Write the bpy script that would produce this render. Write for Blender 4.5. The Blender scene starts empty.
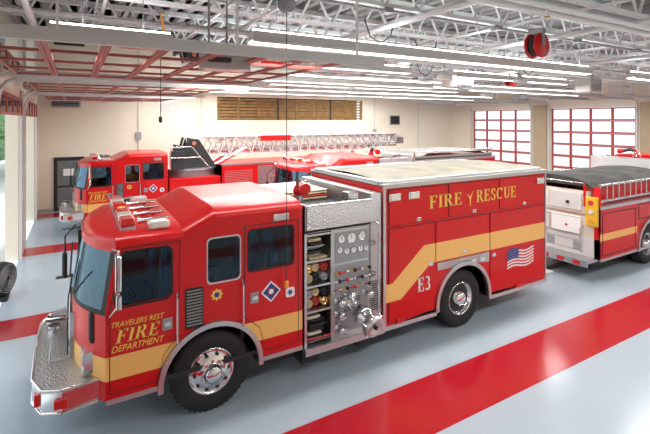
import bpy, bmesh, math, random
from mathutils import Vector, Matrix
random.seed(4)
S=bpy.context.scene
COL=S.collection
try:
    S.view_settings.view_transform='Standard'
    S.view_settings.look='None'
except Exception: pass
pi=math.pi
# ---------------------------------------------------------------- materials
def P(name,col,rough=.5,metal=0,coat=0,emis=None,es=0,bump=None,noise=None,spec=.5):
    m=bpy.data.materials.new(name); m.use_nodes=True
    nt=m.node_tree; b=nt.nodes['Principled BSDF']
    b.inputs['Base Color'].default_value=(*col,1)
    b.inputs['Roughness'].default_value=rough
    b.inputs['Metallic'].default_value=metal
    b.inputs['Coat Weight'].default_value=coat
    b.inputs['Coat Roughness'].default_value=.04
    b.inputs['Specular IOR Level'].default_value=spec
    if emis:
        b.inputs['Emission Color'].default_value=(*emis,1); b.inputs['Emission Strength'].default_value=es
    if noise:
        sc,amt=noise
        tc=nt.nodes.new('ShaderNodeTexCoord'); n=nt.nodes.new('ShaderNodeTexNoise'); n.inputs['Scale'].default_value=sc; n.inputs['Detail'].default_value=5
        r=nt.nodes.new('ShaderNodeValToRGB')
        r.color_ramp.elements[0].position=.3; r.color_ramp.elements[1].position=.7
        r.color_ramp.elements[0].color=(*[c*(1-amt) for c in col],1); r.color_ramp.elements[1].color=(*[min(1,c*(1+amt)) for c in col],1)
        nt.links.new(tc.outputs['Object'],n.inputs['Vector']); nt.links.new(n.outputs['Fac'],r.inputs['Fac']); nt.links.new(r.outputs['Color'],b.inputs['Base Color'])
    if bump:
        kind,sc,st=bump
        tc=nt.nodes.new('ShaderNodeTexCoord')
        if kind=='vor':
            n=nt.nodes.new('ShaderNodeTexVoronoi'); out='Distance'
        else:
            n=nt.nodes.new('ShaderNodeTexNoise'); out='Fac'
        n.inputs['Scale'].default_value=sc
        bp=nt.nodes.new('ShaderNodeBump'); bp.inputs['Strength'].default_value=st; bp.inputs['Distance'].default_value=.01
        nt.links.new(tc.outputs['Object'],n.inputs['Vector']); nt.links.new(n.outputs[out],bp.inputs['Height']); nt.links.new(bp.outputs['Normal'],b.inputs['Normal'])
    return m
def glassmat(name,tint,gl=(1,1,1),base=.06):
    m=bpy.data.materials.new(name); m.use_nodes=True; nt=m.node_tree
    nt.nodes.clear()
    o=nt.nodes.new('ShaderNodeOutputMaterial'); mx=nt.nodes.new('ShaderNodeMixShader'); t=nt.nodes.new('ShaderNodeBsdfTransparent'); g=nt.nodes.new('ShaderNodeBsdfGlossy')
    lw=nt.nodes.new('ShaderNodeLayerWeight'); lw.inputs['Blend'].default_value=.25
    ad=nt.nodes.new('ShaderNodeMath'); ad.operation='ADD'; ad.inputs[1].default_value=base; ad.use_clamp=True
    t.inputs['Color'].default_value=(*tint,1); g.inputs['Color'].default_value=(*gl,1); g.inputs['Roughness'].default_value=.02
    nt.links.new(lw.outputs['Fresnel'],ad.inputs[0]); nt.links.new(ad.outputs[0],mx.inputs[0]); nt.links.new(t.outputs[0],mx.inputs[1]); nt.links.new(g.outputs[0],mx.inputs[2]); nt.links.new(mx.outputs[0],o.inputs[0])
    return m
RED=P('red_paint',(.62,.006,.008),.3,0,.15,spec=.35)
GOLD=P('gold_stripe',(.88,.50,.14),.4,0,.1)
GOLDT=P('gold_leaf',(.92,.60,.10),.4,0)
WHITE=P('white_paint',(.85,.85,.83),.4)
BLACK=P('black_rubber',(.012,.012,.013),.6)
TIRE=P('tire_rubber',(.014,.014,.015),.75,bump=('noise',30,.3))
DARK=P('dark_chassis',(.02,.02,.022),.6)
CHROME=P('chrome',(.74,.74,.75),.14,1)
STEEL=P('brushed_steel',(.60,.61,.62),.32,1,bump=('noise',60,.15))
DIAM=P('diamond_plate',(.62,.63,.64),.3,1,bump=('vor',45,.9))
GREY=P('grey_metal',(.34,.35,.36),.45,.3)
LGREY=P('light_grey_paint',(.60,.60,.59),.5)
TAN=P('tan_cover',(.235,.215,.165),.65,noise=(2.5,.25))
GCOV=P('grey_cover',(.045,.045,.042),.8,noise=(3,.4))
MCOV=P('mid_grey_cover',(.30,.30,.28),.8,noise=(3,.2))
BLUE=P('blue_seat',(.03,.18,.34),.7)
FBLUE=P('flag_blue',(.02,.05,.25),.5)
FRED=P('flag_red',(.6,.02,.03),.5)
YEL=P('yellow_box',(.75,.45,.03),.45)
BEIGE=P('beige_panel',(.66,.62,.52),.45)
LENS=P('clear_lens',(.80,.78,.72),.12,.3,.5)
AMBER=P('amber_lens',(.8,.35,.05),.2,0,.5)
RLENS=P('red_lens',(.6,.02,.02),.2,0,.5)
HOSE=P('canvas_hose',(.55,.43,.26),.8,noise=(8,.3))
HOSER=P('red_hose',(.45,.04,.03),.7)
BRASS=P('brass',(.75,.5,.2),.25,1)
GFACE=P('gauge_face',(.9,.9,.88),.4)
WIN=glassmat('cab_glass',(.55,.66,.72),(.5,.6,.7),base=.03)
WSH=glassmat('windshield_glass',(.20,.36,.46),(.40,.62,.80),base=.22)
DGL=glassmat('door_glass',(.93,.95,.96),base=.02)
CREAM=P('cream_wall',(.80,.73,.60),.7,noise=(.4,.03),bump=('noise',30,.1))
TANW=P('tan_pilaster',(.42,.32,.21),.7)
TRIM=P('wall_base',(.42,.36,.30),.6)
DECK=P('roof_deck',(.33,.335,.33),.6)
JOIST=P('white_joist',(.80,.83,.83),.5)
FLG=P('epoxy_grey',(.40,.475,.54),.2,noise=(.5,.04),spec=.5)
FLR=P('epoxy_red',(.42,.006,.016),.2,spec=.5)
DREDF=P('door_red_frame',(.40,.04,.035),.4)
ODF=P('open_door_frame',(.36,.10,.08),.5)
TUBE=P('lamp_tube',(1,1,1),.5,emis=(1,.98,.93),es=6)
WOOD=P('wood_slats',(.27,.15,.045),.6,noise=(4,.3))
CONC=P('concrete_apron',(.6,.6,.57),.8,noise=(1,.1))
GREEN=P('tree_leaves',(.22,.36,.20),.9,noise=(3,.4))
CABLE=P('black_cable',(.01,.01,.01),.5)
ORANGE=P('orange_hose',(.8,.35,.03),.5)
DUCT=P('galvanised_duct',(.66,.69,.71),.45,.6)
# ---------------------------------------------------------------- mesh builder
def rr(x0,x1,z0,z1,r,n=4):
    pts=[]
    for cx,cz,a0 in ((x1-r,z1-r,0),(x0+r,z1-r,90),(x0+r,z0+r,180),(x1-r,z0+r,270)):
        for i in range(n+1):
            a=math.radians(a0+90*i/n); pts.append((cx+r*math.cos(a),cz+r*math.sin(a)))
    return pts
def arc(cx,cz,r,a0,a1,n=20):
    return [(cx+r*math.cos(math.radians(a0+(a1-a0)*i/n)),cz+r*math.sin(math.radians(a0+(a1-a0)*i/n))) for i in range(n+1)]
class MB:
    def __init__(s): s.v=[];s.f=[];s.m=[];s.sm=[];s.mats=[]
    def mi(s,mat):
        if mat not in s.mats: s.mats.append(mat)
        return s.mats.index(mat)
    def add(s,vs,fs,mat,smooth=False):
        o=len(s.v); i=s.mi(mat)
        s.v+= [tuple(v) for v in vs]
        for f in fs:
            s.f.append([o+k for k in f]); s.m.append(i); s.sm.append(smooth)
    def box(s,x0,x1,y0,y1,z0,z1,mat,bev=0):
        if bev:
            bm=bmesh.new(); bmesh.ops.create_cube(bm,size=1)
            for v in bm.verts:
                v.co=Vector(((x0+x1)/2+v.co.x*(x1-x0),(y0+y1)/2+v.co.y*(y1-y0),(z0+z1)/2+v.co.z*(z1-z0)))
            bmesh.ops.bevel(bm,geom=bm.edges[:],offset=bev,segments=2,affect='EDGES',profile=.5)
            bm.verts.ensure_lookup_table(); bm.verts.index_update()
            s.add([v.co for v in bm.verts],[[v.index for v in f.verts] for f in bm.faces],mat); bm.free(); return
        vs=[(x,y,z) for x in (x0,x1) for y in (y0,y1) for z in (z0,z1)]
        s.add(vs,[(0,1,3,2),(4,6,7,5),(0,4,5,1),(2,3,7,6),(0,2,6,4),(1,5,7,3)],mat)
    def cyl(s,p0,p1,r0,mat,r1=None,n=16,caps=True,smooth=True):
        if r1 is None: r1=r0
        p0=Vector(p0);p1=Vector(p1); d=(p1-p0)
        if d.length<1e-6: return
        d.normalize()
        u=d.orthogonal().normalized(); w=d.cross(u)
        if n==4:
            up=Vector((0,0,1)) if abs(d.z)<.9 else Vector((1,0,0))
            u=(up-d*up.dot(d)).normalized(); w=d.cross(u); u,w=(u+w).normalized(),(w-u).normalized()
        A=[p0+(u*math.cos(2*pi*i/n)+w*math.sin(2*pi*i/n))*r0 for i in range(n)]
        B=[p1+(u*math.cos(2*pi*i/n)+w*math.sin(2*pi*i/n))*r1 for i in range(n)]
        s.add(A+B,[(i,(i+1)%n,n+(i+1)%n,n+i) for i in range(n)],mat,smooth and n>4)
        if caps:
            s.add(A,[list(range(n))],mat); s.add(B,[list(range(n))],mat)
    def tube(s,pts,r,mat,n=8):
        for a,b in zip(pts[:-1],pts[1:]): s.cyl(a,b,r,mat,n=n)
    def lathe(s,prof,c,d,mat,n=32,smooth=True):
        c=Vector(c); d=Vector(d).normalized(); u=d.orthogonal().normalized(); w=d.cross(u)
        vs=[];fs=[]
        for r,h in prof:
            for i in range(n):
                a=2*pi*i/n; vs.append(c+d*h+(u*math.cos(a)+w*math.sin(a))*r)
        for k in range(len(prof)-1):
            for i in range(n):
                j=(i+1)%n; fs.append((k*n+i,k*n+j,(k+1)*n+j,(k+1)*n+i))
        s.add(vs,fs,mat,smooth)
    def grid(s,fn,nu,nv,mat,smooth=True,matfn=None):
        vs=[fn(i/nu,j/nv) for i in range(nu+1) for j in range(nv+1)]
        if matfn is None:
            s.add(vs,[(i*(nv+1)+j,(i+1)*(nv+1)+j,(i+1)*(nv+1)+j+1,i*(nv+1)+j+1) for i in range(nu) for j in range(nv)],mat,smooth)
        else:
            o=len(s.v); s.v+=[tuple(v) for v in vs]
            for i in range(nu):
                for j in range(nv):
                    s.f.append([o+i*(nv+1)+j,o+(i+1)*(nv+1)+j,o+(i+1)*(nv+1)+j+1,o+i*(nv+1)+j+1]); s.m.append(s.mi(matfn(i,j))); s.sm.append(smooth)
    def plate(s,outline,holes,t0,t1,mat,plane='xz'):
        cu=bpy.data.curves.new('tmp','CURVE'); cu.dimensions='2D'; cu.fill_mode='BOTH'; cu.extrude=abs(t1-t0)/2
        for pl in [outline]+holes:
            sp=cu.splines.new('POLY'); sp.points.add(len(pl)-1)
            for p,q in zip(sp.points,pl): p.co=(q[0],q[1],0,1)
            sp.use_cyclic_u=True
        ob=bpy.data.objects.new('tmp',cu); COL.objects.link(ob)
        dg=bpy.context.evaluated_depsgraph_get(); dg.update()
        me=bpy.data.meshes.new_from_object(ob.evaluated_get(dg))
        mid=(t0+t1)/2
        if plane=='xz': f=lambda c:(c.x,mid+c.z,c.y)
        elif plane=='yz': f=lambda c:(mid+c.z,c.x,c.y)
        else: f=lambda c:(c.x,c.y,mid+c.z)
        s.add([f(v.co) for v in me.vertices],[list(p.vertices) for p in me.polygons],mat)
        bpy.data.objects.remove(ob); bpy.data.curves.remove(cu); bpy.data.meshes.remove(me)
    def arcband(s,cx,cz,r0,r1,a0,a1,y0,y1,mat,n=24):
        o=arc(cx,cz,r1,a0,a1,n); i=arc(cx,cz,r0,a1,a0,n)
        s.plate(o+i,[],y0,y1,mat)
    def build(s,name,parent=None):
        me=bpy.data.meshes.new(name); me.from_pydata(s.v,[],s.f)
        for m in s.mats: me.materials.append(m)
        me.polygons.foreach_set('material_index',s.m); me.polygons.foreach_set('use_smooth',s.sm)
        bm=bmesh.new(); bm.from_mesh(me); bmesh.ops.recalc_face_normals(bm,faces=bm.faces[:]); bm.to_mesh(me); bm.free()
        ob=bpy.data.objects.new(name,me); COL.objects.link(ob)
        if parent: ob.parent=parent
        return ob
def root(name,loc=(0,0,0),rz=0):
    e=bpy.data.objects.new(name,None); COL.objects.link(e); e.location=loc; e.rotation_euler=(0,0,rz); e.empty_display_size=.3
    return e
def text(parent,name,body,x,z,width,height,mat,y=-.006,shear=0,far=False,bold=.004):
    cu=bpy.data.curves.new(name,'FONT'); cu.body=body; cu.shear=shear; cu.extrude=.002; cu.offset=bold
    ob=bpy.data.objects.new('tmp',cu); COL.objects.link(ob)
    dg=bpy.context.evaluated_depsgraph_get(); dg.update()
    me=bpy.data.meshes.new_from_object(ob.evaluated_get(dg))
    xs=[v.co.x for v in me.vertices]; ys=[v.co.y for v in me.vertices]
    x0,x1,y0,y1=min(xs),max(xs),min(ys),max(ys)
    for v in me.vertices:
        u=(v.co.x-x0)/(x1-x0)*width; w=(v.co.y-y0)/(y1-y0)*height
        if far: v.co=Vector((x+width-u,y-v.co.z,z+w))
        else: v.co=Vector((x+u,y+v.co.z,z+w))
    me.materials.clear(); me.materials.append(mat)
    bpy.data.objects.remove(ob)
    o=bpy.data.objects.new(name,me); COL.objects.link(o); o.parent=parent
    return o
def seriftext(parent,name,body,x,z,width,height,mat,y0,y1,mirror=False,shear=0):
    T,t,sf=.17,.075,.055
    def R(a,b_,c,d): return [(a,c),(b_,c),(b_,d),(a,d)]
    def stem(cx): return [R(cx-T/2,cx+T/2,0,1),R(cx-T/2-.08,cx+T/2+.08,0,sf),R(cx-T/2-.08,cx+T/2+.08,1-sf,1)]
    def ring(cx,cz,rx,rz,a0,a1,th0,n=10):
        o=[];i=[]
        for k in range(n+1):
            a=math.radians(a0+(a1-a0)*k/n); th=th0*(.45+.55*abs(math.cos(a)))
            o.append((cx+rx*math.cos(a),cz+rz*math.sin(a))); i.append((cx+(rx-th)*math.cos(a),cz+(rz-th*.8)*math.sin(a)))
        return o+i[::-1]
    L={}
    L['I']=(.36,stem(.18))
    L['F']=(.66,stem(.18)+[R(.18,.60,1-t,1),R(.55,.61,.76,1),R(.18,.48,.47,.47+t),R(.44,.49,.38,.63)])
    L['E']=(.70,stem(.18)+[R(.18,.60,1-t,1),R(.55,.61,.76,1),R(.18,.48,.47,.47+t),R(.44,.49,.38,.63),R(.18,.62,0,t),R(.57,.64,0,.25)])
    L['R']=(.78,stem(.18)+[ring(.36,.75,.27,.25,-90,90,T),R(.18,.38,1-t,1),R(.18,.38,.48,.48+t),[(.34,.5),(.50,.5),(.74,.0),(.56,.0)],R(.55,.80,0,sf)])
    L['S']=(.60,[ring(.29,.74,.23,.26,40,270,.15),ring(.29,.27,.25,.27,90,-140,.15),R(.44,.49,.72,.98),R(.05,.10,.03,.3)])
    L['C']=(.74,[ring(.38,.5,.36,.5,48,312,T),R(.60,.66,.68,.98)])
    L['U']=(.80,[R(.12,.12+T,.3,1),R(.04,.37,1-sf,1),R(.62,.62+t,.3,1),R(.55,.77,1-sf,1),ring(.408,.32,.29,.32,180,360,.15)])
    L['3']=(.58,[ring(.26,.75,.22,.25,140,-90,.15),ring(.26,.27,.26,.27,90,-150,.16)])
    L[' ']=(.35,[])
    tot=sum(L[c][0]+.06 for c in body)
    b=MB(); k=width/tot; cx=0
    for c in body:
        w_,polys=L[c]
        for p in polys:
            q=[((x+(cx+a)*k+shear*h*height) if not mirror else (x+width-(cx+a)*k-shear*h*height),z+h*height) for a,h in p]
            b.add([(a,y0,h) for a,h in q]+[(a,y1,h) for a,h in q],[tuple(range(len(q))),tuple(range(len(q),2*len(q)))] if len(q)==4 else
                  [(i,i+1,len(q)-2-i,len(q)-1-i) for i in range(len(q)//2-1)]+[(len(q)+i,len(q)+i+1,2*len(q)-2-i,2*len(q)-1-i) for i in range(len(q)//2-1)],mat)
        cx+=w_+.06
    return b.build(name,parent)
# ---------------------------------------------------------------- wheels
def wheel(parent,name,x,y,s,rear=False,r=.53):
    b=MB(); d=(0,s,0); c=(x,y,r)
    k=r/.53
    b.lathe([(.30*k,-.03),(.33*k,-.005),(.40*k,.008),(.47*k,.004),(.505*k,-.015),(.53*k,-.05),(.53*k,-.11),(.52*k,-.115),(.52*k,-.13),(.53*k,-.135),(.53*k,-.19),(.52*k,-.195),(.52*k,-.21),(.53*k,-.215),(.53*k,-.26),(.50*k,-.30),(.30*k,-.29)],c,d,TIRE,40)
    for i in range(44):
        a=2*pi*i/44; cx=x+.527*k*math.cos(a); cz=r+.527*k*math.sin(a)
        b.cyl((cx,y+s*-.035,cz),(cx,y+s*-.10,cz),.012,BLACK,n=4)
    if rear:
        b.lathe([(.305*k,-.03),(.30*k,-.015),(.285*k,-.03),(.265*k,-.13),(.17*k,-.15),(.14*k,-.14),(.125*k,-.11),(.12*k,.0),(.09*k,.02),(.0,.02)],c,d,CHROME,32)
        hr,hh,lr,lh=.225*k,-.135,.165*k,-.145
        b.lathe([(.53*k,-.36),(.53*k,-.6),(.3*k,-.6)],c,d,TIRE,32)
    else:
        b.lathe([(.305*k,-.03),(.30*k,-.015),(.285*k,-.03),(.27*k,-.04),(.21*k,-.005),(.16*k,.015),(.13*k,.02),(.115*k,.03),(.11*k,.09),(.09*k,.11),(.0,.115)],c,d,CHROME,32)
        hr,hh,lr,lh=.225*k,-.012,.155*k,.015
    for i in range(10):
        a=2*pi*i/10
        p=(x+hr*math.cos(a),y+s*hh,r+hr*math.sin(a)); q=(p[0],y+s*(hh+.006),p[2])
        b.cyl(p,q,.026*k,BLACK,n=12)
        a+=pi/10
        p=(x+lr*math.cos(a),y+s*lh,r+lr*math.sin(a)); q=(p[0],y+s*(lh+.035),p[2])
        b.cyl(p,q,.017*k,CHROME,n=6,smooth=False)
    b.cyl((x,y+s*-.1,r),(x,y+s*-.28,r),.28*k,DARK,n=24)
    return b.build(name,parent)
# ---------------------------------------------------------------- cab
W=2.5
RA,RB=-.38,.04
def zs(x):
    if x<RA: return 2.40
    if x>RB: return 2.60
    return 2.40+.20*(x-RA)/(RB-RA)
def fx(v,z):
    sl=.12*max(0,(z-1.6)/.8)
    return -1.62+.34*abs(v)**3+sl
def cab(r,detail=True,lightbar=True):
    b=MB()
    ar=arc(0,.53,.64,176,4,26)
    out=[(-1.28,.57)]+ar+[(1.33,.55),(1.33,2.60),(RB,2.60),(RA,2.40),(-1.165,2.40),(-1.28,1.62)]
    fw=[(-1.15,1.66),(-.60,1.66),(-.53,1.72),(-.53,2.24),(-.59,2.30),(-1.05,2.30),(-1.10,2.25),(-1.17,1.75)]
    mw=rr(-.07,.37,1.74,2.32,.06)
    rw=rr(.50,1.18,1.80,2.36,.06)
    b.plate(out,[fw,mw,rw],0,.03,RED); b.plate(out,[fw,mw,rw],W-.03,W,RED)
    for y0,y1,yg in ((-.008,.0,.018),(W,W+.008,W-.018)):
        for w_ in (fw,mw,rw):
            cx=sum(p[0] for p in w_)/len(w_); cz=sum(p[1] for p in w_)/len(w_)
            big=[(cx+(p[0]-cx)*1.07,cz+(p[1]-cz)*1.07) for p in w_]
            b.plate(big,[w_],y0,y1,STEEL if w_ is mw else BLACK)
            sm=[(cx+(p[0]-cx)*1.01,cz+(p[1]-cz)*1.01) for p in w_]
            b.plate(sm,[],yg,yg+.004,WIN)
    bands=[(.57,.80,RED),(.80,1.08,GOLD),(1.08,1.58,RED),(1.58,1.64,BLACK),(1.64,2.32,WSH),(2.32,2.42,RED)]
    for z0,z1,m in bands:
        def fn(u,v,z0=z0,z1=z1):
            q=-1+2*u; z=z0+(z1-z0)*v
            return (fx(q,z),1.25+1.25*q,z)
        if m is WSH:
            b.grid(fn,40,2,m,True,lambda i,j:(BLACK if i in(0,39) else WSH))
        else: b.grid(fn,40,2,m)
    b.box(-1.55,-1.49,1.22,1.28,1.6,2.36,BLACK)
    def hh(q): return .12*(1-abs(q)**8)**.5
    for xa,xb in ((-1.17,RA),(RA,RB),(RB,1.33)):
        def rf(u,v,xa=xa,xb=xb):
            x=xa+u*(xb-xa); q=math.sin((-1+2*v)*pi/2)
            return (x,1.25+1.25*q,zs(x)+hh(q))
        b.grid(rf,3,48,RED)
    def vs(u,v):
        q=-1+2*u
        x1=fx(q,2.42); x=x1+( -1.17-x1)*v
        return (x,1.25+1.25*q,2.40+hh(q)*(v**.5))
    b.grid(vs,40,6,RED)
    b.box(1.30,1.33,.03,W-.03,.6,2.6,RED)
    b.plate([(0.02,2.59)]+[(1.25+1.25*q,2.6+hh(q)) for q in [-1+i/20 for i in range(41)]]+[(W-.02,2.59)],[],1.32,1.33,RED,'yz')
    b.box(-1.2,1.3,.03,W-.03,.60,.66,DARK)
    b.box(-1.1,1.3,.04,W-.04,2.36,2.38,DARK)
    b.build('cab_shell',r)
    i=MB()
    for x,f in ((-.75,1),(.75,-1)):
        for y in (.45,1.7) if x<0 else (.35,1.0,1.65):
            i.box(x-.22,x+.25,y,y+.5,1.0,1.25,BLUE,.04)
            bx=x+.22
            i.box(bx,bx+.12,y,y+.5,1.2,1.95,BLUE,.04)
            i.box(bx+.01,bx+.11,y+.12,y+.38,1.95,2.15,BLUE,.03)
            i.tube([(bx-.01,y+.1,1.95),(bx-.02,y+.3,1.3)],.02,GREY,6)
    i.box(-1.45,-1.15,.15,W-.15,1.2,1.6,BLACK,.05)
    i.box(-.5,.3,.85,1.65,.7,1.5,DARK,.06)
    i.lathe([(.20,-.015),(.22,0),(.20,.015),(.19,0),(.20,-.015)],(-1.0,.7,1.65),(.8,0,.6),BLACK,24)
    i.cyl((-1.2,.7,1.5),(-1.0,.7,1.65),.03,BLACK)
    for y in (.1,W-.14):
        i.box(.42,.46,y,y+.04,.7,2.3,DARK)
    i.build('cab_interior',r)
    t=MB()
    for s,ya in ((-1,0),(1,W)):
        y0,y1=sorted((ya,ya+s*.004))
        def ax(z,rad=.70): return math.sqrt(rad*rad-(z-.53)**2)
        Lp=[(-1.28,.80)]+[(-ax(.8+.28*k/6),.8+.28*k/6) for k in range(7)]+[(-1.28,1.08)]
        Rp=[(1.33,.80),(1.33,1.08)]+[(ax(1.08-.28*k/6),1.08-.28*k/6) for k in range(7)]
        t.plate(Lp,[],y0,y1,GOLD); t.plate(Rp,[],y0,y1,GOLD)
        ysd=sorted((ya,ya+s*.0055))
        fd=[(-1.24,.64),(-.70,.64),(-.62,.95),(-.44,1.16),(-.42,2.36),(-1.10,2.36),(-1.24,1.62)]
        cx,cz=-.83,1.5
        t.plate(fd,[[(cx+(p[0]-cx)*.975,cz+(p[1]-cz)*.99) for p in fd]],ysd[0],ysd[1],DARK)
        rd=[(.74,.64),(1.27,.64),(1.27,2.44),(.43,2.44),(.43,1.18),(.66,.98)]
        cx,cz=.9,1.5
        t.plate(rd,[[(cx+(p[0]-cx)*.97,cz+(p[1]-cz)*.99) for p in rd]],ysd[0],ysd[1],DARK)
        yy=sorted((ya-s*.02,ya+s*.05))
        t.arcband(0,.53,.635,.70,-4,184,yy[0],yy[1],STEEL)
        g=sorted((ya,ya+s*.015))
        t.plate(rr(-.36,-.13,1.20,1.72,.02),[],g[0],g[1],DARK)
        for k in range(12):
            z=1.24+k*.04; g2=sorted((ya,ya+s*.025)); t.box(-.345,-.145,g2[0],g2[1],z,z+.015,GREY)
        for (x,z) in ((-.58,1.33),(.58,1.42)):
            g2=sorted((ya,ya+s*.012)); t.box(x-.06,x+.06,g2[0],g2[1],z-.075,z+.075,GREY,.004)
            g3=sorted((ya+s*.012,ya+s*.03)); t.box(x-.04,x+.04,g3[0],g3[1],z-.02,z+.03,CHROME,.004)
        for x in (-.47,.40):
            yr=ya+s*.07
            t.tube([(x,ya,1.05),(x,yr,1.1),(x,yr,1.65),(x,ya,1.7)],.013,CHROME)
        g2=sorted((ya,ya+s*.02)); t.box(RB+.01,1.32,g2[0],g2[1],2.575,2.60,RED)
        t.box(-1.15,RA,g2[0],g2[1],2.375,2.40,RED)
        g4=sorted((ya,ya+s*.03)); t.box(.86,1.10,g4[0],g4[1],2.46,2.55,STEEL,.005)
        g5=sorted((ya-s*.02,ya+s*.01)); t.box(.64,1.33,g5[0],g5[1],.50,.56,STEEL)
        t.box(-1.27,-.66,g5[0],g5[1],.52,.58,STEEL)
    for s,ya in ((-1,0),(1,W)):
        yo=ya+s*.27
        t.tube([(-1.2,ya,2.36),(-1.16,yo,2.40),(-1.16,yo,1.78),(-1.24,ya,1.55)],.013,CHROME)
        yb=sorted((yo-.09,yo+.09)); t.box(-1.20,-1.13,yb[0],yb[1],1.95,2.36,CHROME,.02)
        t.box(-1.19,-1.13,yb[0]+.01,yb[1]-.01,1.74,1.92,CHROME,.02)
        t.box(-1.128,-1.125,yb[0]+.015,yb[1]-.015,1.97,2.34,BLACK)
    t.tube([(-1.58,1.9,2.3),(-1.72,2.1,2.1),(-1.72,2.1,1.6)],.012,BLACK); t.box(-1.76,-1.69,2.05,2.17,1.45,1.85,BLACK,.03)
    t.tube([(-1.65,.9,1.62),(-1.62,.45,2.0)],.012,BLACK); t.tube([(-1.65,1.6,1.62),(-1.62,2.05,2.0)],.012,BLACK)
    t.box(-1.66,-1.58,.75,1.75,.80,1.42,CHROME,.01)
    for k in range(7): t.box(-1.68,-1.65,.80,1.70,.86+k*.075,.89+k*.075,DARK)
    for y in (.18,1.88):
        cx=-1.50
        t.box(cx-.02,cx+.16,y,y+.44,.84,1.12,CHROME,.02)
        for k in (.11,.33): t.cyl((cx-.03,y+k,.98),(cx+.02,y+k,.98),.085,LENS,n=16)
    bp=[(-1.34,.08),(-1.72,.02),(-1.92,.12),(-2.03,.42),(-2.05,1.25),(-2.03,2.08),(-1.92,2.38),(-1.72,2.48),(-1.34,2.42)]
    t.plate(bp,[],.56,.80,CHROME,'xy')
    t.plate(bp,[],.80,.825,DIAM,'xy')
    fr=[(-1.36,.07),(-1.72,.02),(-1.92,.12),(-2.03,.42),(-2.05,1.25),(-2.03,2.08),(-1.92,2.38),(-1.72,2.48)]
    t.tube([(x,y,.83) for x,y in fr],.018,CHROME)
    t.tube([(x,y,.57) for x,y in fr],.018,CHROME)
    t.box(-1.88,-1.66,.75,1.3,.82,.86,DIAM,.01)
    t.cyl((-1.85,1.7,.82),(-1.85,1.7,.92),.08,CHROME); t.cyl((-1.7,1.9,.9),(-1.95,1.9,.9),.05,CHROME,r1=.09)
    t.box(-2.0,-1.90,.22,.38,.60,.74,RLENS,.01); t.box(-1.80,-1.66,-.0,.06,.63,.73,RLENS,.01); t.box(-2.0,-1.90,2.12,2.28,.60,.74,RLENS,.01)
    if lightbar:
        t.box(-1.10,-.92,.25,2.25,2.50,2.55,STEEL,.01)
        for y,m in ((.25,RLENS),(.53,LENS),(.81,RLENS),(1.42,RLENS),(1.70,LENS),(1.98,RLENS)):
            t.box(-1.10,-.92,y,y+.265,2.545,2.65,m,.03)
        for y in (1.11,1.27): t.lathe([(.07,0),(.07,.03),(.05,.08),(0,.09)],(-1.0,y,2.55),(0,0,1),AMBER,14)
        for y in (.14,2.14):
            t.box(-.78,-.52,y,y+.2,2.50,2.60,LENS,.03)
        for y in (.55,1.0,1.45,1.9):
            t.cyl((-.80,y,2.55),(-.45,y,2.56),.03,CHROME,r1=.02); t.cyl((-.87,y,2.55),(-.80,y,2.55),.06,CHROME,r1=.03)
            t.cyl((-.6,y,2.48),(-.6,y,2.54),.02,DARK)
    t.build('cab_trim',r)
    for far,ya in ((False,-.007),(True,W+.007)):
        n='_far' if far else ''
        text(r,'lettering_town'+n,'TRAVELERS REST',-1.215,1.42,.60,.065,GOLDT,ya,.3,far,bold=.001)
        seriftext(r,'lettering_fire'+n,'FIRE',-1.18,1.225,.50,.165,GOLDT,min(ya,ya+(.004 if not far else -.004)),max(ya,ya+(.004 if not far else -.004)),far,.25)
        text(r,'lettering_department'+n,'DEPARTMENT',-1.215,1.125,.60,.075,GOLDT,ya,.3,far,bold=.001)
    e=MB()
    for s,ya in ((-1,0),(1,W)):
        yy=lambda a,b_:sorted((ya+s*a,ya+s*b_))
        def star(cx,cz,r0,r1,n,mat,d0,d1,ph=0):
            pts=[(cx+(r0 if k%2==0 else r1)*math.cos(2*pi*k/(2*n)+ph),cz+(r0 if k%2==0 else r1)*math.sin(2*pi*k/(2*n)+ph)) for k in range(2*n)]
            q=yy(d0,d1); e.plate(pts,[],q[0],q[1],mat)
        star(.83,1.46,.15,.11,4,WHITE,.004,.007); star(.83,1.46,.125,.085,4,FBLUE,.007,.009); star(.83,1.46,.09,.03,4,FRED,.009,.011,pi/4); star(.83,1.46,.04,.035,8,WHITE,.011,.013)
        q=yy(.004,.008); e.plate(rr(1.06,1.20,1.32,1.46,.03),[],q[0],q[1],WHITE)
        star(1.13,1.39,.055,.025,6,FBLUE,.008,.010)
        star(.05,1.57,.085,.06,8,GOLDT,.004,.007); star(.05,1.57,.045,.03,6,FBLUE,.007,.009)
    e.build('emblems',r)
# ---------------------------------------------------------------- rest of body helpers
def chassis(r,x1=7.0,rw=4.72):
    b=MB()
    b.box(-1.9,x1,.75,.95,.50,.75,DARK); b.box(-1.9,x1,1.55,1.75,.50,.75,DARK)
    b.cyl((0,.3,.53),(0,2.2,.53),.09,DARK); b.cyl((rw,.3,.53),(rw,2.2,.53),.11,DARK); b.lathe([(.0,-.2),(.15,-.18),(.24,0),(.15,.18),(0,.2)],(rw,1.25,.53),(1,0,0),DARK,16)
    b.box(-.9,1.0,.8,1.7,.45,1.0,DARK,.03)
    b.box(1.4,x1-.3,.9,1.6,.6,.9,DARK)
    b.box(.75,1.3,.2,.7,.3,.55,DARK,.02)
    b.box(-.68,.68,.42,.46,.5,1.3,DARK); b.box(-.68,.68,2.04,2.08,.5,1.3,DARK)
    b.build('chassis',r)
    for y,s,n in ((.04,-1,'near'),(W-.04,1,'far')):
        wheel(r,'front_wheel_'+n,0,y,s,False); wheel(r,'rear_wheel_'+n,rw,y,s,True)
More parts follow.
